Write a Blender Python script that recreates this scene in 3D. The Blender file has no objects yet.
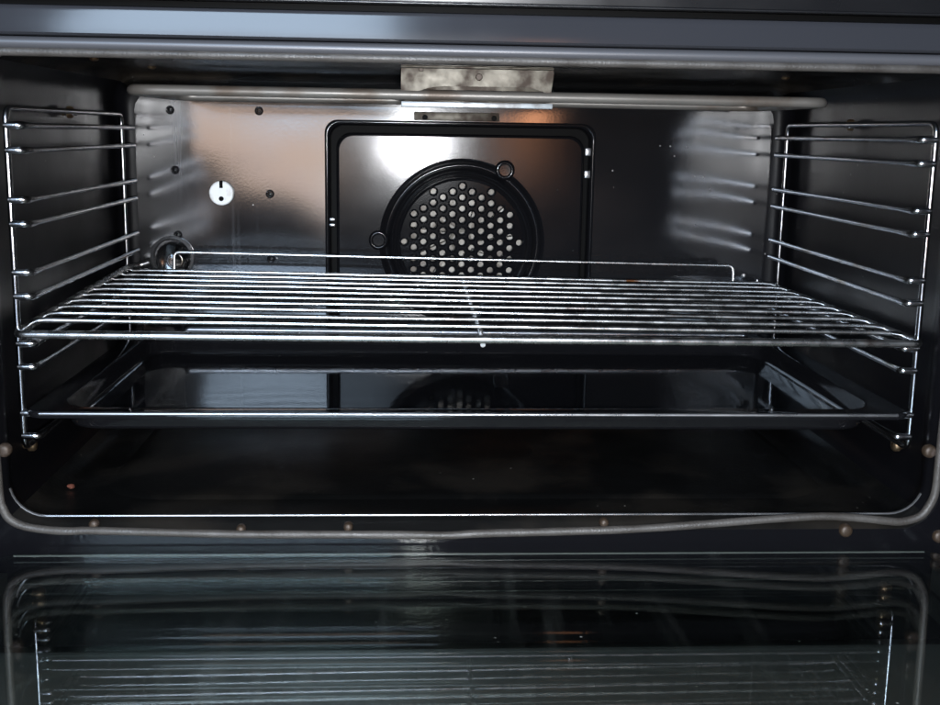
import bpy, bmesh, math, random
from mathutils import Vector, Matrix, noise as mnoise
random.seed(7)
scene = bpy.context.scene
C = scene.collection
PI = math.pi

# ------------------------------------------------------------------ camera
CAM = Vector((-0.0560, -0.8695, 0.3290)); PITCH, YAW, ROLL, FPX = 0.18846, -0.05752, 0.01602, 1144.82
def cam_axes():
    def f(d):
        c, s = math.cos(YAW), math.sin(YAW); X = d[0]*c+d[1]*s; Y = -d[0]*s+d[1]*c; Z = d[2]
        c, s = math.cos(PITCH), math.sin(PITCH); Y2 = Y*c-Z*s; Z2 = Y*s+Z*c
        c, s = math.cos(ROLL), math.sin(ROLL); return (X*c+Z2*s, -X*s+Z2*c, Y2)
    cols = [f(e) for e in ((1, 0, 0), (0, 1, 0), (0, 0, 1))]
    right = Vector([cols[i][0] for i in range(3)]); up = Vector([cols[i][1] for i in range(3)]); fwd = Vector([cols[i][2] for i in range(3)])
    return right, up, fwd
RIGHT, UP, FWD = cam_axes()
cd = bpy.data.cameras.new('camera'); cam = bpy.data.objects.new('camera', cd); C.objects.link(cam)
cam.matrix_world = Matrix(((RIGHT.x, UP.x, -FWD.x, CAM.x), (RIGHT.y, UP.y, -FWD.y, CAM.y), (RIGHT.z, UP.z, -FWD.z, CAM.z), (0, 0, 0, 1)))
cd.sensor_width = 36.0; cd.lens = FPX/940*36.0; cd.clip_start = 0.01; cd.clip_end = 50
scene.camera = cam

# ------------------------------------------------------------------ world, lamps, exposure
world = bpy.data.worlds.new('World'); scene.world = world; world.use_nodes = True
bgn = world.node_tree.nodes['Background']; bgn.inputs[0].default_value = (0.85, 0.9, 1.0, 1); bgn.inputs[1].default_value = 0.006
scene.view_settings.view_transform = 'Standard'; scene.view_settings.look = 'None'
scene.view_settings.exposure = 0.0; scene.view_settings.gamma = 1.0
scene.cycles.max_bounces = 14; scene.cycles.glossy_bounces = 8; scene.cycles.transmission_bounces = 12
scene.cycles.sample_clamp_indirect = 6.0

def area(name, x0, x1, z0, z1, y, rad, col):          # a bright rectangle of the room behind the photographer, facing the oven
    l = bpy.data.lights.new(name, 'AREA'); l.shape = 'RECTANGLE'; l.size = x1-x0; l.size_y = z1-z0
    l.energy = rad*PI*(x1-x0)*(z1-z0); l.color = col
    o = bpy.data.objects.new(name, l); C.objects.link(o)
    o.location = ((x0+x1)/2, y, (z0+z1)/2); o.rotation_euler = (PI/2, 0, 0)
    return o
area('window_light', -1.15, -0.10, 0.46, 2.10, -3.0, 18.0, (0.60, 0.78, 1.0))
area('curtain_light', -0.98, -0.22, 0.13, 0.43, -3.0, 6.3, (1.0, 0.75, 0.61))
area('patio_light', -1.00, -0.15, -0.58, -0.20, -3.0, 5.0, (0.58, 0.75, 1.0))
area('warm_reflection_light', 0.32, 0.46, 0.18, 0.48, -3.0, 10.0, (1.0, 0.42, 0.20))  # orange area light added for the warm reflection on the fan cover
area('room_light', 0.55, 1.9, 0.5, 1.5, -3.0, 0.08, (0.85, 0.88, 1.0))
fl = bpy.data.lights.new('camera_flash', 'AREA'); fl.shape = 'RECTANGLE'; fl.size = 0.035; fl.size_y = 0.02
fl.energy = 11.5; fl.color = (0.95, 0.97, 1.0)
fo = bpy.data.objects.new('camera_flash', fl); C.objects.link(fo)
fo.matrix_world = Matrix.Translation(RIGHT*0.018-UP*0.022) @ cam.matrix_world

# ------------------------------------------------------------------ materials
MATS = {}
def mat(name, base=(0.02,)*3, rough=0.3, metal=0.0, ior=1.5, rnoise=0.0, rscale=20, bump=0.0, bscale=300, wave=0.0, wscale=6,
        col2=None, cscale=12, cmin=0.5, cmax=0.65, speck=0.0, speckcol=(0.5, 0.5, 0.5), stretch=None, coat=0.0, trans=0.0, xmask=None, sscale=90, sthr=0.60):
    m = bpy.data.materials.new(name); m.use_nodes = True; MATS[name] = m
    nt = m.node_tree; N = nt.nodes; L = nt.links; b = N['Principled BSDF']
    b.inputs['Base Color'].default_value = (*base, 1); b.inputs['Roughness'].default_value = rough
    b.inputs['Metallic'].default_value = metal; b.inputs['IOR'].default_value = ior
    b.inputs['Coat Weight'].default_value = coat; b.inputs['Transmission Weight'].default_value = trans
    tc = N.new('ShaderNodeTexCoord'); co = tc.outputs['Object']
    if stretch:
        mp = N.new('ShaderNodeMapping'); mp.inputs['Scale'].default_value = stretch; L.new(co, mp.inputs[0]); sco = mp.outputs[0]
    else: sco = co
    def nz(scale, detail=3, c=None):
        n = N.new('ShaderNodeTexNoise'); n.inputs['Scale'].default_value = scale; n.inputs['Detail'].default_value = detail
        L.new(c or co, n.inputs['Vector']); return n.outputs['Fac']
    def rng(v, a, b_, c, d):
        n = N.new('ShaderNodeMapRange'); n.inputs[1].default_value = a; n.inputs[2].default_value = b_; n.inputs[3].default_value = c; n.inputs[4].default_value = d
        L.new(v, n.inputs[0]); return n.outputs[0]
    def mix(fac, a, b_):
        n = N.new('ShaderNodeMix'); n.data_type = 'RGBA'; L.new(fac, n.inputs[0])
        for s, v in ((6, a), (7, b_)):
            if isinstance(v, tuple): n.inputs[s].default_value = (*v, 1)
            else: L.new(v, n.inputs[s])
        return n.outputs[2]
    if rnoise:
        L.new(rng(nz(rscale, 5, co if xmask else sco), 0.3, 0.7, max(0.0, rough-rnoise), rough+rnoise), b.inputs['Roughness'])
    colr = base
    if col2:
        fac = rng(nz(cscale, 6, sco), cmin, cmax, 0, 1)
        if xmask:
            sx = N.new('ShaderNodeSeparateXYZ'); L.new(co, sx.inputs[0]); mk = N.new('ShaderNodeMath'); mk.operation = 'MULTIPLY'
            L.new(rng(sx.outputs[0], xmask[0], xmask[1], 0, 1), mk.inputs[0]); L.new(fac, mk.inputs[1]); fac = mk.outputs[0]
        colr = mix(fac, base, col2)
    if speck:
        v = N.new('ShaderNodeTexVoronoi'); v.inputs['Scale'].default_value = sscale; L.new(co, v.inputs['Vector'])
        s1 = rng(v.outputs['Distance'], 0.03, 0.09, 1, 0)
        s2 = rng(nz(sscale*.4 if sscale == 90 else 14, 2), sthr, sthr+.06, 0, speck)
        mm = N.new('ShaderNodeMath'); mm.operation = 'MULTIPLY'; L.new(s1, mm.inputs[0]); L.new(s2, mm.inputs[1])
        colr = mix(mm.outputs[0], colr, speckcol)
        ad = N.new('ShaderNodeMath'); ad.operation = 'MULTIPLY_ADD'; ad.inputs[1].default_value = 0.5; L.new(mm.outputs[0], ad.inputs[0])
        if b.inputs['Roughness'].is_linked: L.new(b.inputs['Roughness'].links[0].from_socket, ad.inputs[2])
        else: ad.inputs[2].default_value = rough
        L.new(ad.outputs[0], b.inputs['Roughness'])
    if not isinstance(colr, tuple): L.new(colr, b.inputs['Base Color'])
    prev = None
    for st, sc, dist in ((wave, wscale, 0.02), (bump, bscale, 0.001)):
        if st:
            bn = N.new('ShaderNodeBump'); bn.inputs['Strength'].default_value = st; bn.inputs['Distance'].default_value = dist
            L.new(nz(sc, 1), bn.inputs['Height'])
            if prev: L.new(prev, bn.inputs['Normal'])
            prev = bn.outputs[0]
    if prev: L.new(prev, b.inputs['Normal'])
    return m
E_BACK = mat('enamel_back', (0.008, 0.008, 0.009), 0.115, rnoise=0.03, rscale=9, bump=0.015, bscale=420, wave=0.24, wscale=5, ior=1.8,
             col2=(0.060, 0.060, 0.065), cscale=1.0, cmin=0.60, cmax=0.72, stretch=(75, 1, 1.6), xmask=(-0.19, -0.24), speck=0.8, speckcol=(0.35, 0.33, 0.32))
E_PANEL = mat('enamel_fan_cover', (0.006, 0.006, 0.007), 0.120, rnoise=0.02, rscale=12, bump=0.035, bscale=800, ior=1.36, speck=0.5)
E_SIDE = mat('enamel_side', (0.004, 0.004, 0.005), 0.36, ior=1.15, rnoise=0.05, rscale=14, bump=0.04, bscale=400, speck=0.3)
E_CEIL = mat('enamel_ceiling', (0.007, 0.007, 0.007), 0.20, rnoise=0.08, rscale=10, bump=0.1, bscale=260, wave=0.03, wscale=9, col2=(0.03, 0.025, 0.02), cscale=14)
E_FLOOR = mat('enamel_floor', (0.004, 0.004, 0.004), 0.36, ior=1.4, rnoise=0.08, rscale=16, bump=0.15, bscale=300, col2=(0.014, 0.012, 0.010), cscale=11, speck=0.9, speckcol=(0.4, 0.37, 0.32))
E_FRAME = mat('enamel_frame', (0.004, 0.004, 0.005), 0.10, ior=1.22, rnoise=0.03, rscale=14, bump=0.05, bscale=300, speck=0.4)
E_TRAY = mat('enamel_tray', (0.006, 0.006, 0.007), 0.06, rnoise=0.02, rscale=18, bump=0.03, bscale=200, wave=0.01, wscale=9, speck=1.0, speckcol=(0.006, 0.005, 0.005), sscale=140, sthr=0.58)
E_RIM = mat('enamel_rims', (0.005, 0.005, 0.006), 0.12, ior=1.7)
E_GRILLE = mat('enamel_grille', (0.004, 0.004, 0.005), 0.08, bump=0.02, bscale=700)
RIM = mat('metal_rim', (0.42, 0.42, 0.43), 0.28, metal=0.9, rnoise=0.1, rscale=30)
TRIM = mat('satin_trim', (0.028, 0.029, 0.034), 0.11, ior=1.42, metal=0.0, rnoise=0.03, rscale=8, bump=0.012, bscale=60, wave=0.03, wscale=4)
ROLL_ = mat('grey_roll', (0.08, 0.08, 0.088), 0.38, metal=0.2)
BLACK = mat('black_plastic', (0.008, 0.008, 0.009), 0.3, rnoise=0.05)
CHROME = mat('chrome_wire', (0.52, 0.52, 0.54), 0.20, metal=1.0, rnoise=0.07, rscale=60, bump=0.05, bscale=500, col2=(0.30, 0.24, 0.18), cscale=26, cmin=0.56, cmax=0.72)
SHELF = mat('shelf_wire', (0.74, 0.73, 0.72), 0.27, metal=1.0, rnoise=0.07, rscale=70, bump=0.06, bscale=500, col2=(0.22, 0.09, 0.04), cscale=19, cmin=0.66, cmax=0.74)
ELEM = mat('element_steel', (0.20, 0.19, 0.175), 0.42, metal=0.4, rnoise=0.08, rscale=40, col2=(0.13, 0.105, 0.085), cscale=20)
STAIN = mat('stained_steel', (0.10, 0.09, 0.07), 0.5, metal=0.35, rnoise=0.12, rscale=60, bump=0.15, bscale=160, col2=(0.030, 0.018, 0.010), cscale=60, cmin=0.45, cmax=0.60)
STRIP = mat('bright_strip', (0.52, 0.57, 0.60), 0.38, metal=0.5, rnoise=0.08, rscale=60, col2=(0.25, 0.25, 0.25), cscale=60)
ROPE = mat('gasket_rope', (0.062, 0.056, 0.051), 0.5, rnoise=0.1, rscale=60, bump=0.35, bscale=700, col2=(0.032, 0.027, 0.023), cscale=40, cmin=0.4, cmax=0.7)
BRASS = mat('tarnished_screw', (0.25, 0.18, 0.11), 0.38, metal=0.9, rnoise=0.1, rscale=200, col2=(0.10, 0.06, 0.035), cscale=160)
CLAY = mat('dull_clip', (0.042, 0.027, 0.017), 0.5, metal=0.3, col2=(0.08, 0.06, 0.05), cscale=150)
WHITE = mat('white_ceramic', (0.88, 0.89, 0.88), 0.5, bump=0.1, bscale=300, col2=(0.74, 0.72, 0.68), cscale=120)
HOLE = mat('dark_hole', (0.003, 0.003, 0.003), 0.5, ior=1.12)
FAN = mat('fan_metal', (0.38, 0.36, 0.32), 0.5, metal=0.15, rnoise=0.1, col2=(0.15, 0.13, 0.11), cscale=55, cmin=.42, cmax=.6)
def pane_glass(name):                                # clear sheet: Fresnel mirror over slightly green see-through glass, with wiping smears
    m = bpy.data.materials.new(name); m.use_nodes = True; nt = m.node_tree; N = nt.nodes; L = nt.links; N.remove(N['Principled BSDF'])
    def math_(op, a, b=None):
        n = N.new('ShaderNodeMath'); n.operation = op
        for i, v in enumerate((a, b)):
            if v is None: continue
            if isinstance(v, (int, float)): n.inputs[i].default_value = v
            else: L.new(v, n.inputs[i])
        return n.outputs[0]
    g = N.new('ShaderNodeNewGeometry'); dt = N.new('ShaderNodeVectorMath'); dt.operation = 'DOT_PRODUCT'
    L.new(g.outputs['Incoming'], dt.inputs[0]); L.new(g.outputs['Normal'], dt.inputs[1])
    F = math_('ADD', math_('MULTIPLY', math_('POWER', math_('SUBTRACT', 1.0, math_('ABSOLUTE', dt.outputs['Value'])), 5.0), 0.96), 0.042)
    tc = N.new('ShaderNodeTexCoord')
    def nz(sc, scale, det):
        mp = N.new('ShaderNodeMapping'); mp.inputs['Scale'].default_value = sc; mp.inputs['Rotation'].default_value = (0, 0, 0.12); L.new(tc.outputs['Object'], mp.inputs[0])
        n = N.new('ShaderNodeTexNoise'); n.inputs['Scale'].default_value = scale; n.inputs['Detail'].default_value = det; L.new(mp.outputs[0], n.inputs['Vector']); return n.outputs['Fac']
    def rng(v, a, b, c, d):
        n = N.new('ShaderNodeMapRange')
        for i, k in enumerate((a, b, c, d)): n.inputs[1+i].default_value = k
        L.new(v, n.inputs[0]); return n.outputs[0]
    sm = nz((70, 5, 1), 1.0, 5)
    gl = N.new('ShaderNodeBsdfGlossy'); gl.inputs['Color'].default_value = (1, 1, 1, 1); L.new(rng(sm, .35, .75, 0.008, 0.035), gl.inputs['Roughness'])
    tr = N.new('ShaderNodeBsdfTransparent'); tr.inputs['Color'].default_value = (0.94, 0.965, 0.95, 1)
    df = N.new('ShaderNodeBsdfDiffuse'); df.inputs['Color'].default_value = (0.5, 0.52, 0.5, 1)
    m1 = N.new('ShaderNodeMixShader'); L.new(F, m1.inputs[0]); L.new(tr.outputs[0], m1.inputs[1]); L.new(gl.outputs[0], m1.inputs[2])
    v = N.new('ShaderNodeTexVoronoi'); v.inputs['Scale'].default_value = 60; L.new(tc.outputs['Object'], v.inputs['Vector'])
    spots = math_('MULTIPLY', rng(v.outputs['Distance'], .02, .07, 1, 0), rng(nz((1, 1, 1), 30, 2), .58, .66, 0, .5))
    dust = math_('ADD', rng(sm, .56, .80, 0.0, 0.012), spots)
    m2 = N.new('ShaderNodeMixShader'); L.new(dust, m2.inputs[0]); L.new(m1.outputs[0], m2.inputs[1]); L.new(df.outputs[0], m2.inputs[2])
    L.new(m2.outputs[0], N['Material Output'].inputs[0]); return m
PANE = pane_glass('door_glass')
EDGE = mat('glass_edge', (0.085, 0.092, 0.085), 0.3)
DRAWER = mat('drawer_enamel', (0.29, 0.295, 0.29), 0.35, rnoise=0.05, rscale=12, bump=0.05, bscale=300, metal=0.2)
TILE = mat('floor_tile', (0.22, 0.21, 0.19), 0.4, rnoise=0.1, rscale=4, col2=(0.34, 0.32, 0.29), cscale=6, cmin=.4, cmax=.7)
LAMP_G = mat('lamp_glass', (0.95, 0.97, 0.96), 0.02, trans=1.0, ior=1.5)
CRUMB = mat('crumb', (0.11, 0.03, 0.015), 0.8)
SPACER = mat('door_core', (0.006, 0.007, 0.007), 0.5)

# ------------------------------------------------------------------ helpers
def finish(bm, name, m, parent=None, base=(0, 0, 0), smooth=True, angle=35):
    bmesh.ops.recalc_face_normals(bm, faces=bm.faces[:])
    me = bpy.data.meshes.new(name); bm.to_mesh(me); bm.free()
    me.materials.append(m)
    if smooth:
        me.polygons.foreach_set('use_smooth', [True]*len(me.polygons)); me.set_sharp_from_angle(angle=math.radians(angle))
    return link(name, me, parent)
def link(name, me, parent=None):
    o = bpy.data.objects.new(name, me); C.objects.link(o)
    if parent is not None: adopt(o, parent)
    return o
def world_loc(o):
    v = Vector((0, 0, 0))
    while o is not None: v = v+o.location; o = o.parent if o.parent else None
    return v
ORG = {}
def adopt(o, parent):
    o.parent = parent
    o.matrix_parent_inverse = Matrix.Translation(-ORG.get(parent.name, Vector((0, 0, 0))))
def thing(name, label, cat, loc):
    o = bpy.data.objects.new(name, None); C.objects.link(o); o.location = loc; o.empty_display_size = 0.05
    o['label'] = label; o['category'] = cat; ORG[o.name] = Vector(loc); return o
def rounded(path, r, n=5, closed=False):
    P = [Vector(p) for p in path]; out = []; k = len(P)
    for i, p in enumerate(P):
        if not closed and i in (0, k-1): out.append(p); continue
        a, b = P[i-1], P[(i+1) % k]; da, db = (a-p), (b-p)
        rr = min(r, da.length*.49, db.length*.49); s = p+da.normalized()*rr; e = p+db.normalized()*rr
        for j in range(n+1):
            t = j/n; out.append(s*(1-t)**2+p*2*t*(1-t)+e*t*t)
    return out
def tube(bm, path, r, seg=10, closed=False, caps=True, rad=None):
    P = [Vector(p) for p in path]; k = len(P); rings = []
    T = []
    for i in range(k):
        if closed: t = P[(i+1) % k]-P[i-1]
        else: t = P[min(i+1, k-1)]-P[max(i-1, 0)]
        T.append(t.normalized())
    u = Vector((0, 0, 1)) if abs(T[0].z) < .9 else Vector((1, 0, 0))
    u = (u-T[0]*u.dot(T[0])).normalized()
    for i in range(k):
        if i:
            q = T[i-1].rotation_difference(T[i]); u = (q @ u); u = (u-T[i]*u.dot(T[i])).normalized()
        w = T[i].cross(u); ri = rad[i] if rad else r
        rings.append([bm.verts.new(P[i]+(u*math.cos(2*PI*j/seg)+w*math.sin(2*PI*j/seg))*ri) for j in range(seg)])
    rg = range(k) if closed else range(k-1)
    for i in rg:
        A, B = rings[i], rings[(i+1) % k]
        for j in range(seg): bm.faces.new((A[j], A[(j+1) % seg], B[(j+1) % seg], B[j]))
    if caps and not closed:
        bm.faces.new(rings[0][::-1]); bm.faces.new(rings[-1])
def tube_obj(name, path, r, m, parent, seg=10, closed=False, rad=None):
    bm = bmesh.new(); tube(bm, path, r, seg, closed, rad=rad); return finish(bm, name, m, parent, angle=60)
def box(bm, x0, x1, y0, y1, z0, z1, bev=0.0):
    r = bmesh.ops.create_cube(bm, size=1, matrix=Matrix.Translation(((x0+x1)/2, (y0+y1)/2, (z0+z1)/2)) @ Matrix.Diagonal((x1-x0, y1-y0, z1-z0, 1)))
    if bev:
        es = list({e for v in r['verts'] for e in v.link_edges})
        bmesh.ops.bevel(bm, geom=es, offset=bev, segments=2, affect='EDGES', profile=0.5)
def box_obj(name, b, m, parent, bev=0.0):
    bm = bmesh.new(); box(bm, *b, bev=bev); return finish(bm, name, m, parent)
def lathe_y(bm, cx, cz, prof, seg=48):       # prof: list of (radius, y); axis along Y
    rings = []
    for r, y in prof:
        if r < 1e-6: rings.append([bm.verts.new((cx, y, cz))]); continue
        rings.append([bm.verts.new((cx+r*math.cos(2*PI*j/seg), y, cz+r*math.sin(2*PI*j/seg))) for j in range(seg)])
    for A, B in zip(rings, rings[1:]):
        for j in range(seg):
            k = (j+1) % seg
            if len(A) == 1 and len(B) == 1: continue
            if len(A) == 1: bm.faces.new((A[0], B[j], B[k]))
            elif len(B) == 1: bm.faces.new((A[j], A[k], B[0]))
            else: bm.faces.new((A[j], A[k], B[k], B[j]))
def lathe_obj(name, cx, cz, prof, m, parent, seg=32, angle=40):
    bm = bmesh.new(); lathe_y(bm, cx, cz, prof, seg); return finish(bm, name, m, parent, angle=angle)
def rrect(x0, x1, z0, z1, r, n=6):            # starts on the lower right arc, runs counter-clockwise seen from -Y
    out = []
    for cx, cz, a0 in ((x1-r, z0+r, -PI/2), (x1-r, z1-r, 0), (x0+r, z1-r, PI/2), (x0+r, z0+r, PI)):
        for j in range(n+1):
            a = a0+PI/2*j/n; out.append((cx+r*math.cos(a), cz+r*math.sin(a)))
    return out
def plate(bm, y, outer, holes, thick=0.0):    # flat sheet in the XZ plane with real openings; the openings get walls of depth thick
    es = []; loops = []
    for lp in [outer]+holes:
        vs = [bm.verts.new((x, y, z)) for x, z in lp]; loops.append(vs)
        for i in range(len(vs)): es.append(bm.edges.new((vs[i], vs[(i+1) % len(vs)])))
    bmesh.ops.triangle_fill(bm, edges=es, use_beauty=True, use_dissolve=False, normal=(0, -1, 0))
    if thick:
        for vs in loops:
            ws = [bm.verts.new((v.co.x, y+thick, v.co.z)) for v in vs]
            for i in range(len(vs)):
                k = (i+1) % len(vs); bm.faces.new((vs[i], vs[k], ws[k], ws[i]))
def circ(cx, cz, r, n=12, a0=0): return [(cx+r*math.cos(a0+2*PI*j/n), cz+r*math.sin(a0+2*PI*j/n)) for j in range(n)]
def loft(bm, secs):
    rings = [[bm.verts.new(p) for p in s] for s in secs]
    for A, B in zip(rings, rings[1:]):
        for j in range(len(A)-1): bm.faces.new((A[j], A[j+1], B[j+1], B[j]))

# ------------------------------------------------------------------ the oven
oven = thing('oven', 'wide black enamel oven with open glass door and round perforated fan grille', 'oven', (0, 0.2, -0.60))
WX, Z0, Z1, WY = 0.360, 0.033, 0.386, 0.378   # cavity half width, floor, ceiling, back wall
def cavity_profile(inset, n=8):
    r = 0.030-min(inset, .02)*0.5
    return rrect(-WX+inset, WX-inset, Z0+inset, Z1-inset, r, n)
SECS = [(-0.0325, -0.003), (-0.028, 0.001), (-0.022, 0.0045), (-0.018, 0.0050), (-0.013, 0.0042), (-0.004, 0.0005), (0.004, 0.0)]
SECS += [(0.05+0.31*i/6, 0.0) for i in range(7)]
SECS += [(0.360+0.018*math.sin(a), 0.018*(1-math.cos(a))) for a in [PI/2*i/6 for i in range(1, 7)]]
n = 8; m_ = n+1
ranges = {'floor_panel': (3*m_+n//2, 4*m_+n//2), 'right': (n//2, m_+n//2), 'ceiling_panel': (m_+n//2, 2*m_+n//2), 'left': (2*m_+n//2, 3*m_+n//2)}
for nm, (a, b) in ranges.items():
    bm = bmesh.new()
    loft(bm, [[(cavity_profile(ins)[k % (4*m_)][0], y, cavity_profile(ins)[k % (4*m_)][1]) for k in range(a, b+1)] for y, ins in SECS])
    name = nm if '_' in nm else 'side_wall'
    finish(bm, name, {'floor_panel': E_FLOOR, 'ceiling_panel': E_CEIL}.get(nm, E_SIDE), oven, angle=50)
# thin grey metal bead where the floor meets the front flange
lip = [(x, -0.0195, z) for x, z in cavity_profile(0.0050)]
bead = [p for p in lip[3*m_-1+2:4*m_]]+[p for p in lip[0:7]]
tube_obj('floor_bead', bead, 0.0011, RIM, oven, 6)
# embossed plate pressed into the floor
bm = bmesh.new(); secs = []
for dz, d in ((0.0003, -0.006), (0.002, 0.0), (0.0022, 0.003)):
    secs.append([(x, y, Z0+dz) for x, y in rrect(-0.30+d, 0.30-d, 0.040+d, 0.33-d, 0.05)])
for A in secs: A.append(A[0])
loft(bm, secs); bm.faces.new([bm.verts.new(p) for p in secs[-1][:-1]])
bmesh.ops.remove_doubles(bm, verts=bm.verts[:], dist=1e-5)
finish(bm, 'floor_plate', E_FLOOR, oven)

# back panel with the recess for the fan cover and the screw holes
PX0, PX1, PZ0, PZ1 = -0.141, 0.146, 0.070, 0.340
holes_xz = [(-.3047, .349), (-.2118, .3496), (-.3015, .2866), (-.2017, .2626), (-.3005, .2176), (-.2018, .1927)]
bm = bmesh.new()
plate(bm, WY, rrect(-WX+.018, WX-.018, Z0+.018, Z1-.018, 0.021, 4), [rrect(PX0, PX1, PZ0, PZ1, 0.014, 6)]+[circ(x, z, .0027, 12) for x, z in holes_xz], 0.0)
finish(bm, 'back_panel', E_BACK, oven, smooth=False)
bm = bmesh.new(); secs = []                     # rolled edge and depth of the recess
for y, d in ((WY-0.0003, -0.002), (WY-0.0016, 0.0), (WY-0.0005, 0.0022), (WY+0.004, 0.0034), (WY+0.012, 0.0040)):
    s = [(x, y, z) for x, z in rrect(PX0+d, PX1-d, PZ0+d, PZ1-d, 0.014, 6)]; secs.append(s+[s[0]])
loft(bm, secs); finish(bm, 'recess_edge', E_PANEL, oven, angle=60)
for x, z in holes_xz:
    s = lathe_obj('screw', x, z, [(0.0046, WY-.0002), (0.0040, WY-.0011), (0.0028, WY-.0008), (0.0026, WY+.003), (0.0020, WY+.005), (0, WY+.005)], E_PANEL, oven, 16, 60)
    lathe_obj('screw_tip', x, z-.0004, [(0.0014, WY+.0048), (0.0013, WY+.0022), (0.0006, WY+.0012), (0, WY+.001)], RIM, s, 8, 60)

bm = bmesh.new(); plate(bm, WY+0.0125, [(PX0-.01, PZ0-.01), (PX1+.01, PZ0-.01), (PX1+.01, PZ1+.01), (PX0-.01, PZ1+.01)], [circ(0.0050, 0.2130, 0.093, 48)])
finish(bm, 'recess_back', HOLE, oven, smooth=False)
# fan cover: rounded plate with pressed ring and perforated grille
FX, FZ = 0.0050, 0.2130
CX0, CX1, CZ0, CZ1 = -0.1305, 0.1360, 0.078, 0.3285
bm = bmesh.new()
plate(bm, WY-0.002, rrect(CX0+.003, CX1-.003, CZ0+.003, CZ1-.003, 0.016, 8), [circ(FX, FZ, 0.0900, 64)])
cover = finish(bm, 'fan_cover', E_PANEL, oven, smooth=False)
bm = bmesh.new(); secs = []
for y, d in ((WY-0.002, 0.003), (WY-0.0012, 0.001), (WY+0.001, 0.0), (WY+0.012, 0.0)):
    s = [(x, y, z) for x, z in rrect(CX0+d, CX1-d, CZ0+d, CZ1-d, 0.016, 8)]; secs.append(s+[s[0]])
loft(bm, secs); finish(bm, 'cover_edge', E_PANEL, cover, angle=60)
Y0 = WY-0.002
lathe_obj('grille_ring', FX, FZ, [(0.0902, Y0-.0001), (0.0885, Y0+.0006), (0.0860, Y0+.0045), (0.0838, Y0+.0072), (0.0815, Y0+.0072), (0.0790, Y0+.0035), (0.0772, Y0+.0002),
          (0.0758, Y0-.0010), (0.0742, Y0-.0002), (0.0728, Y0+.0030), (0.0718, Y0+.0032), (0.0706, Y0+.0008), (0.0696, Y0+.0000), (0.0680, Y0+.0008), (0.0668, Y0+.0020)], E_PANEL, cover, 96, 60)
hole_c = []
for ci in range(-6, 7):
    for k in range(-7, 8):
        x = ci*0.01045; z = k*0.0121+(0.00605 if ci % 2 else 0.0)
        if math.hypot(x, z) < 0.0638: hole_c.append((x, z))
bm = bmesh.new(); YG = Y0+.002
plate(bm, YG, circ(FX, FZ, 0.0668, 96), [circ(FX+x, FZ+z, .0034, 10) for x, z in hole_c])
grille = finish(bm, 'perforated_grille', E_GRILLE, cover, smooth=False)
bm = bmesh.new()
for x, z in hole_c: lathe_y(bm, FX+x, FZ+z, [(0.0052, YG-.0001), (0.0048, YG-.0010), (0.0042, YG-.0014), (0.0037, YG-.0010), (0.0034, YG+.0001), (0.0033, YG+.0016)], 12)
finish(bm, 'hole_rim', E_RIM, grille, angle=70)
for a in (60, 179, 300):
    bx_, bz_ = FX+0.0905*math.cos(math.radians(a)), FZ+0.0905*math.sin(math.radians(a))
    s = lathe_obj('screw_boss', bx_, bz_, [(0.0108, Y0-.0001), (0.0096, Y0-.0022), (0.0082, Y0-.0030), (0.0068, Y0-.0024), (0.0060, Y0-.0008), (0, Y0-.0007)], E_PANEL, cover, 24, 60)
# clips holding the cover
for x, z in ((CX1+.0045, 0.312), (CX1+.0045, 0.288), (CX0-.005, 0.236), (CX0-.005, 0.230)):
    box_obj('clip', (x-.003, x+.003, WY+.001, WY+.004, z-.004 if x > 0 else z-.0015, z+.004 if x > 0 else z+.0015), RIM, oven, 0.0006)
# fan wheel behind the grille
fan = lathe_obj('fan_wheel', FX, FZ, [(0.068, 0.414), (0.068, 0.416), (0.012, 0.4165), (0.012, 0.405), (0.009, 0.402), (0, 0.402)], FAN, oven, 48)
bm = bmesh.new()
ca = math.cos(.5); sa = math.sin(.5)
vs = [(0.016, -0.004), (0.062, 0.003), (0.062, 0.006), (0.016, -0.001)]
lo = [bm.verts.new((x, 0.398, z)) for x, z in vs]; hi = [bm.verts.new((x, 0.4135, z)) for x, z in vs]
bm.faces.new(lo); bm.faces.new(hi[::-1])
for i in range(4): bm.faces.new((lo[i], lo[(i+1) % 4], hi[(i+1) % 4], hi[i]))
bl = finish(bm, 'blade', FAN, fan, smooth=False); 
bl.location = (FX, 0, FZ)
for i in range(1, 11):
    o = bl.copy(); C.objects.link(o); o.location = (FX, 0, FZ); o.rotation_euler = (0, 2*PI*i/11, 0)
lathe_obj('fan_housing', FX, FZ, [(0.0932, 0.391), (0.093, 0.425), (0, 0.425)], FAN, oven, 48)

# small fittings on the back panel
d = lathe_obj('ceramic_disc', -.2526, .2630, [(0.0128, WY-.0002), (0.0128, WY-.0045), (0.0118, WY-.0055), (0, WY-.0056)], WHITE, oven, 40)
box_obj('slot', (-.2544, -.2508, WY-.0062, WY-.0050, .2685, .2762), HOLE, d, 0.0004)
lathe_obj('slot_pin', -.2526, .2572, [(0.0026, WY-.005), (0.0026, WY-.0062), (0, WY-.0063)], HOLE, d, 14)
lamp = lathe_obj('oven_lamp', -.3070, .1935, [(0.0235, WY-.0002), (0.0232, WY-.004), (0.0205, WY-.0055), (0.0190, WY-.0035), (0.0188, WY+.010), (0, WY+.010)], RIM, oven, 36, 50)
lathe_obj('glass_cover', -.3050, .1925, [(0.0182, WY-.002), (0.0178, WY-.012), (0.0160, WY-.019), (0.0110, WY-.0235), (0.0050, WY-.0252), (0, WY-.0255)], LAMP_G, lamp, 32, 70)
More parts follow.
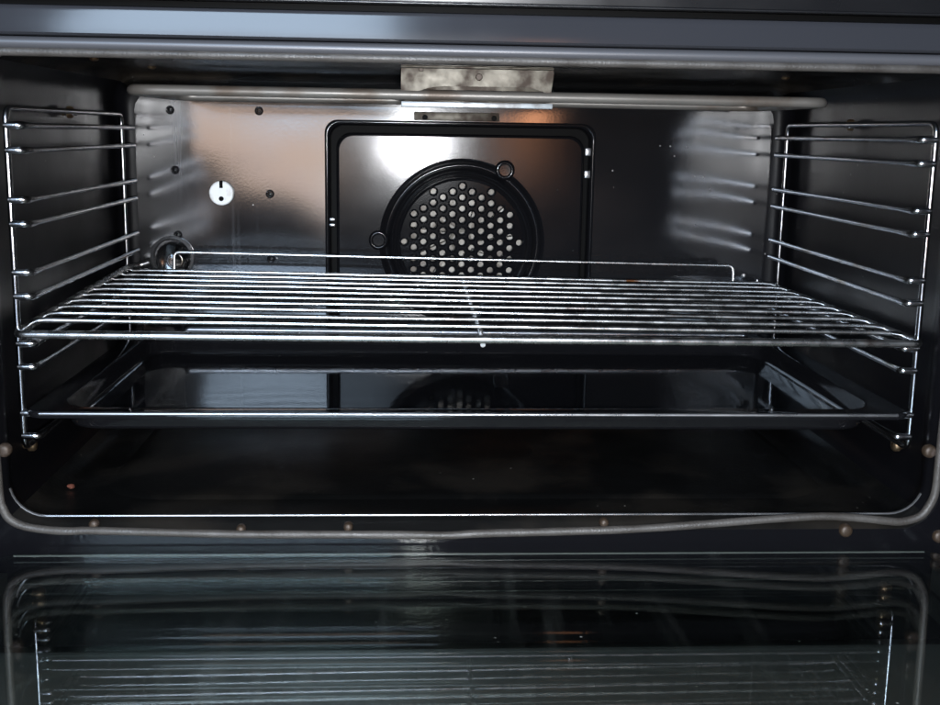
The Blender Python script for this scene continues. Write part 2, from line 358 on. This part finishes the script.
tube_obj('lamp_glint_ring', [(x-.3000, WY-.0215, z+.1925) for x, z in circ(0, 0, .0075, 20)], 0.0015, CHROME, lamp, 8, True)  # chrome ring added for the bright oval highlight on the lamp glass
pl = box_obj('element_plate', (-.0480, .0430, WY-.0030, WY-.0004, .3425, .3515), STAIN, oven, 0.0008)
for x in (-.0363, .0375): lathe_obj('plate_screw', x, .3458, [(0.0030, WY-.0031), (0.0027, WY-.0042), (0, WY-.0044)], HOLE, pl, 14)

# grill element under the ceiling with its bracket
el = rounded([(-.05, .374, .362), (-.05, .335, .362), (-.2890, .335, .3622), (-.2880, .120, .3612), (.3065, .120, .3603), (.3080, .335, .3612), (.05, .335, .362), (.05, .374, .362)], 0.022, 7)
tube_obj('grill_element', el, 0.0044, ELEM, oven, 14)
bm = bmesh.new()                                   # upper hanger plate with an arched cut-out along its lower edge
pts = [(-.0607, .3640), (-.0607, .3850), (.0660, .3850), (.0675, .3800), (.0655, .3640)]
for i in range(17):
    t = i/16; x = .0610-(.1060)*t; pts.append((x, .3640+.0042*min(1, 6*t, 6*(1-t))**.6))
plate(bm, 0.1130, pts, [], 0.0012); hb = finish(bm, 'element_bracket', STAIN, oven, smooth=False)
box_obj('top_fold', (-.0607, .0655, 0.098, 0.1128, .3822, .3836), STAIN, hb, 0.0004)
box_obj('back_strap', (-.0580, .0630, 0.1262, 0.1274, .3535, .3850), STAIN, hb, 0.0003)
box_obj('clamp_strip', (-.0605, .0668, 0.1110, 0.1255, .3508, .3552), STRIP, hb, 0.0006)
lathe_obj('rivet', .0045, .3760, [(0.0030, .1130), (0.0024, .1116), (0, .1114)], CLAY, hb, 14)
lathe_obj('rivet', -.0440, .3815, [(0.0022, .1130), (0.0018, .1120), (0, .1118)], CLAY, hb, 12)

for x, y in ((-.2927, .2409), (-.3150, .1250), (.3000, .2200)):
    bm = bmesh.new(); bmesh.ops.create_uvsphere(bm, u_segments=12, v_segments=8, radius=.004, matrix=Matrix.Translation((x, y, Z1-.0004)) @ Matrix.Diagonal((1, 1, .5, 1))); finish(bm, 'ceiling_rivet', BRASS, oven)
# front frame, trim, gasket
ZFL = -0.60
box_obj('drawer_front', (-.438, .438, -.0345, -.016, -.54, -.0660), DRAWER, oven, .003)
box_obj('plinth', (-.435, .435, -.004, .012, ZFL, -.543), BLACK, oven, .001)
bm = bmesh.new()
plate(bm, -0.0325, [(-.44, -.0625), (.44, -.0625), (.44, .391), (-.44, .391)], [cavity_profile(-0.003)])
finish(bm, 'front_frame', E_FRAME, oven, smooth=False)
def extrude_x(name, prof, m, x0=-.44, x1=.44, segs=40, angle=40):
    bm = bmesh.new(); secs = []
    for i in range(segs+1):
        x = x0+(x1-x0)*i/segs; secs.append([(x, y+0.0006*mnoise.noise(Vector((x*6, 0, 3))), z) for y, z in prof])
    loft(bm, secs); return finish(bm, name, m, oven, angle=angle)
arc = [(-.034, .3912), (-.0395, .3915), (-.0410, .3924)]+[(-.0418+.0006*(i/8)-.0003*math.sin(PI*i/8), .3932+.0165*i/8) for i in range(9)]+[(-.0405, .4112), (-.0385, .4120), (-.034, .4121)]
extrude_x('trim_band', arc, TRIM)
extrude_x('trim_lip', [(-.0365-.0042*math.cos(a), .3865+.0042*math.sin(a)) for a in [-2.4+4.8*i/14 for i in range(15)]], ROLL_)
box_obj('control_panel', (-.44, .44, -.052, -.030, .4165, .545), BLACK, oven, 0.002)
box_obj('vent_gap', (-.44, .44, -.036, -.026, .4122, .4163), HOLE, oven)
extrude_x('vent_edge', [(-.0520-.0010*math.cos(a), .4168+.0010*math.sin(a)) for a in [-2+4*i/8 for i in range(9)]], BLACK)
bm = bmesh.new()
for b in ((-.443, -.4405, -.030, .47, ZFL, .545), (.4405, .443, -.030, .47, ZFL, .545), (-.440, .440, -.029, .47, .5455, .548), (-.440, .440, -.029, .47, -.0690, -.0665), (-.440, .440, .468, .4705, ZFL, .545)):
    box(bm, *b)
finish(bm, 'outer_casing', BLACK, oven)
gk = [(-.3575, .30), (-.3572, .12), (-.3565, .062), (-.3546, .0499), (-.35, .0413), (-.3401, .0358), (-.3242, .033), (-.3073, .0318), (-.2904, .0322), (-.2402, .0306), (-.1814, .0289), (-.1274, .0285),
      (-.06, .0280), (-.0242, .0274), (.0017, .0288), (.05, .0298), (.1174, .0318), (.17, .0352), (.2154, .0387), (.25, .0410), (.2743, .0417), (.3014, .0398), (.3200, .0378), (.3316, .0372), (.3440, .0405), (.3505, .0465), (.3560, .0600), (.3568, .0836), (.3575, .14), (.3575, .30)]
gpts = []
V = [Vector((x, -.0362, z)) for x, z in gk]
for i in range(len(V)-1):                          # Catmull-Rom
    p0, p1, p2, p3 = V[max(i-1, 0)], V[i], V[i+1], V[min(i+2, len(V)-1)]
    for j in range(6):
        t = j/6; gpts.append(0.5*((2*p1)+(p2-p0)*t+(2*p0-5*p1+4*p2-p3)*t*t+(3*p1-p0-3*p2+p3)*t**3))
gpts += [V[-1], Vector((.3575, -.0362, .365)), Vector((.352, -.0362, .376)), Vector((.335, -.0362, .3805)), Vector((0, -.0362, .3805)), Vector((-.335, -.0362, .3805)), Vector((-.352, -.0362, .376)), Vector((-.3575, -.0362, .365))]
bm = bmesh.new(); tube(bm, gpts, 0.0032, 10, True, rad=[0.0032*(1+.10*mnoise.noise(p*40)) for p in gpts]); finish(bm, 'door_gasket', ROPE, oven, angle=80)
def knob_y(name, x, y, z, r, m, par=oven): return lathe_obj(name, x, z, [(r, y+.004), (r, y), (r*.8, y-.0016), (r*.35, y-.0022), (0, y-.0023)], m, par, 16, 50)
for x, z in ((-.2894, .0362), (-.1798, .0318), (-.0987, .0335), (.0978, .0362)): knob_y('gasket_clip', x, -.0345, z, 0.0036, CLAY)
for x, z in ((.2887, .0290), (-.3520, .0938), (.3500, .0932), (.3640, .0240)): knob_y('frame_screw', x, -.0345, z, 0.0052, CLAY)
def knob_x(name, x, y, z, r, m):                    # screw heads on the side walls
    s = -1 if x > 0 else 1; bm = bmesh.new(); lathe_y(bm, 0, 0, [(r*.6, -.001), (r*.6, .004), (r, .0042), (r, .008), (r*.7, .0098), (0, .0102)], 16)
    bmesh.ops.transform(bm, matrix=Matrix.Translation((x, y, z)) @ Matrix.Rotation(-s*PI/2, 4, 'Z'), verts=bm.verts[:]); return finish(bm, name, m, oven, angle=50)
for x, y, z in ((-WX, .1845, .3426), (WX, .1885, .3429), (-WX, .034, .0795), (WX, .034, .0795)): knob_x('guide_screw', x, y, z, 0.0052, BRASS)

# the open door: two clear panes over a dark core and outer panel
ZD = 0.0165
def slab(name, x0, x1, y0, y1, z0, z1, ch, m, par):
    bm = bmesh.new(); lp = [(x0, y0), (x1, y0), (x1, y1-ch), (x1-ch, y1), (x0+ch, y1), (x0, y1-ch)]
    a = [bm.verts.new((x, y, z0)) for x, y in lp]; b = [bm.verts.new((x, y, z1)) for x, y in lp]
    bm.faces.new(a[::-1]); bm.faces.new(b)
    for i in range(6): bm.faces.new((a[i], a[(i+1) % 6], b[(i+1) % 6], b[i]))
    es = [e for e in bm.edges if abs(e.verts[0].co.z-e.verts[1].co.z) < 1e-6]
    bmesh.ops.bevel(bm, geom=es, offset=0.0004, segments=1, affect='EDGES', profile=.5)
    return finish(bm, name, m, par, smooth=False)
door = slab('oven_door', -.425, .425, -.46, -.425, -.030, .012, .004, BLACK, oven)       # stile at the handle end; the rest hangs on it
slab('inner_glass', -.356, .358, -.4245, -.0435, ZD-.004, ZD, .010, PANE, door)
slab('middle_glass', -.350, .350, -.4245, -.060, ZD-.0165, ZD-.0125, .006, PANE, door)
slab('outer_glass', -.358, .358, -.4245, -.048, -.029, -.025, .006, PANE, door)
for b in ((-.425, -.362, -.4245, -.052, -.030, .012), (.364, .425, -.4245, -.052, -.030, .012)): box_obj('door_rim', b, SPACER, door, .002)
for z in (.0042, -.0124): 
    for x in (-.352, .352): box_obj('spacer', (x-.0095, x+.0095, -.42, -.070, z-.012, z+.0080), SPACER, door)
tube_obj('glass_edge', [(-.3465, -.0432, ZD-.0016), (0, -.0432, ZD-.0016), (.3485, -.0432, ZD-.0016)], .0007, EDGE, door, 6)
for s in (-1, 1): box_obj('hinge', (s*.376-.006, s*.376+.006, -.11, -.024, -.004, .0135), CLAY, door, .002)

# ------------------------------------------------------------------ wire guides on the side walls
RZ = [0.3301-(i//2)*0.054-(i % 2)*0.018 for i in range(10)]
def guide(s, label):
    g = thing('shelf_guide', label, 'shelf guide', (s*.345, .17, .08)); g['group'] = 'wire shelf guides on the oven walls'
    zt, zb = 0.3425, 0.0860
    fr = rounded([(s*.3480, .0, zb), (s*.3480, .0, zt), (s*.3495, .352, zt+.001), (s*.3490, .352, zb)], 0.010, 6, True)
    tube_obj('guide_frame', fr, 0.0023, CHROME, g, 10, True)
    for z in RZ:
        p = rounded([(s*.3490, .0000, z), (s*.3365, -.0005, z), (s*.3362, .030, z), (s*.3358, .344, z)], 0.0040, 6)
        tube_obj('rod', p, 0.0024, CHROME, g, 10, rad=[0.0031 if q.y < .006 else (0.0027 if q.y < .02 else 0.0023) for q in p])
    for y, z in ((.187, zt),): box_obj('mounting_lug', (s*.354-.0045, s*.354+.0045, y-.006, y+.006, z-.003, z+.003), CHROME, g, .001)
    return g
guide(-1, 'chrome wire shelf guide on the left oven wall beside the white disc')
guide(1, 'chrome wire shelf guide on the right oven wall')

# ------------------------------------------------------------------ wire shelf
sh = thing('wire_shelf', 'chrome wire shelf with ten bars and low back rail above the tray', 'oven shelf', (0, .17, .172))
def zf(x, y): return 0.1752-.0014*x/.35+(0.0036-0.0065*x/.35)*max(0, min(1, (y+.012)/.35))+(.0005 if x < 0 else 0)
fr = []
for x, y in ((-.338, .352), (-.3455, .335), (-.3470, .0), (-.3440, -.0120), (.3440, -.0120), (.3470, .0), (.3455, .335), (.338, .352)): fr.append((x, y, zf(x, y)))
fr = [(-.326, .352, fr[0][2]+.004)]+fr+[(.326, .352, fr[-1][2]+.004)]
frp = rounded(fr, 0.008, 5)
tube_obj('shelf_frame', frp, 0.0033, SHELF, sh, 12)
for i in range(10):
    y = 0.022+(0.338-0.022)*i/9
    zl, zr = 0.1826+.0012*i/9, 0.1768-.0010*i/9
    jit = random.uniform(-.0008, .0008)
    p = [(-.3462, y, zf(-.346, y)+.001), (-.3420, y+jit, zl-.0008), (-.334, y+jit, zl)]
    for k in range(1, 8):
        t = k/8; p.append((-.334+.664*t, y+jit*math.cos(3*t), zl+(zr-zl)*t+random.uniform(-.0003, .0003)))
    p += [(.330, y+jit, zr), (.3385, y+jit, zr-.0008), (.3462, y, zf(.346, y)+.001)]
    tube_obj('wire', rounded(p, .005, 3), 0.0021, SHELF, sh, 10)
tube_obj('centre_bar', [(.0032, -.0120, .1712), (.0032, .022, .1755), (.0036, .18, .1757), (.0040, .342, .1760)], 0.0021, SHELF, sh, 8)
tube_obj('back_rail', rounded([(-.2985, .342, .1835), (-.2985, .3445, .2027), (.2970, .3445, .1938), (.2970, .342, .1760)], .006, 5), 0.0017, SHELF, sh, 10)

# ------------------------------------------------------------------ baking tray
tr = thing('baking_tray', 'black enamel baking tray with flat rim under the wire shelf', 'baking tray', (0, .17, .098))
ZT = 0.1178
def trr(x0, x1, y0, y1, r, z): 
    s = [(x, y, z) for x, y in rrect(x0, x1, y0, y1, r, 8)]; return s+[s[0]]
bm = bmesh.new()
TX, TY0, TY1 = .3440, -.0120, .3520
secs = [trr(-TX+.001, TX-.001, TY0+.001, TY1-.001, .012, ZT-.0052), trr(-TX, TX, TY0, TY1, .012, ZT-.0020), trr(-TX+.0010, TX-.0010, TY0+.0010, TY1-.0010, .012, ZT),
        trr(-TX+.004, TX-.004, TY0+.004, TY1-.004, .012, ZT-.0002), trr(-.3270, .3270, .0060, .3440, .030, ZT-.0006), trr(-.3245, .3245, .0085, .3415, .030, ZT-.0016),
        trr(-.3238, .3238, .0095, .3375, .030, ZT-.0090), trr(-.3232, .3232, .0105, .3335, .030, ZT-.0165), trr(-.3222, .3222, .0120, .3310, .029, ZT-.0190), trr(-.3195, .3195, .0150, .3280, .027, ZT-.0200)]
loft(bm, secs); bm.faces.new([bm.verts.new(p) for p in secs[-1][:-1]])
finish(bm, 'tray_pan', E_TRAY, tr, angle=60)
tube_obj('rim_edge', [(x, TY0-.0002, ZT-.0014) for x in [-.332+.664*i/30 for i in range(31)]], 0.0013, RIM, tr, 8)
tube_obj('back_edge_glint', rounded([(-.289, .3440, ZT-.001), (-.287, .3460, ZT+.0024), (.313, .3460, ZT-.0006), (.315, .3440, ZT-.003)], .003, 3), 0.0030, RIM, tr, 10)  # rolled back rim, in bright metal to give the reflection along it

# ------------------------------------------------------------------ crumb
bm = bmesh.new(); bmesh.ops.create_icosphere(bm, subdivisions=2, radius=0.0034)
for v in bm.verts: v.co *= 1+.35*mnoise.noise(v.co*400)
for v in bm.verts: v.co.z *= .6
cr = finish(bm, 'crumb', CRUMB); cr.location = (-.3330, .062, Z0+.0030)
cr['label'] = 'small reddish brown burnt crumb on the oven floor near the left wall'; cr['category'] = 'crumb'

# ------------------------------------------------------------------ kitchen floor the oven stands on
bm = bmesh.new(); bm.faces.new([bm.verts.new(p) for p in ((-4, -4, -.6004), (4, -4, -.6004), (4, 1, -.6004), (-4, 1, -.6004))])
fl_ = finish(bm, 'floor', TILE, smooth=False); fl_['kind'] = 'structure'
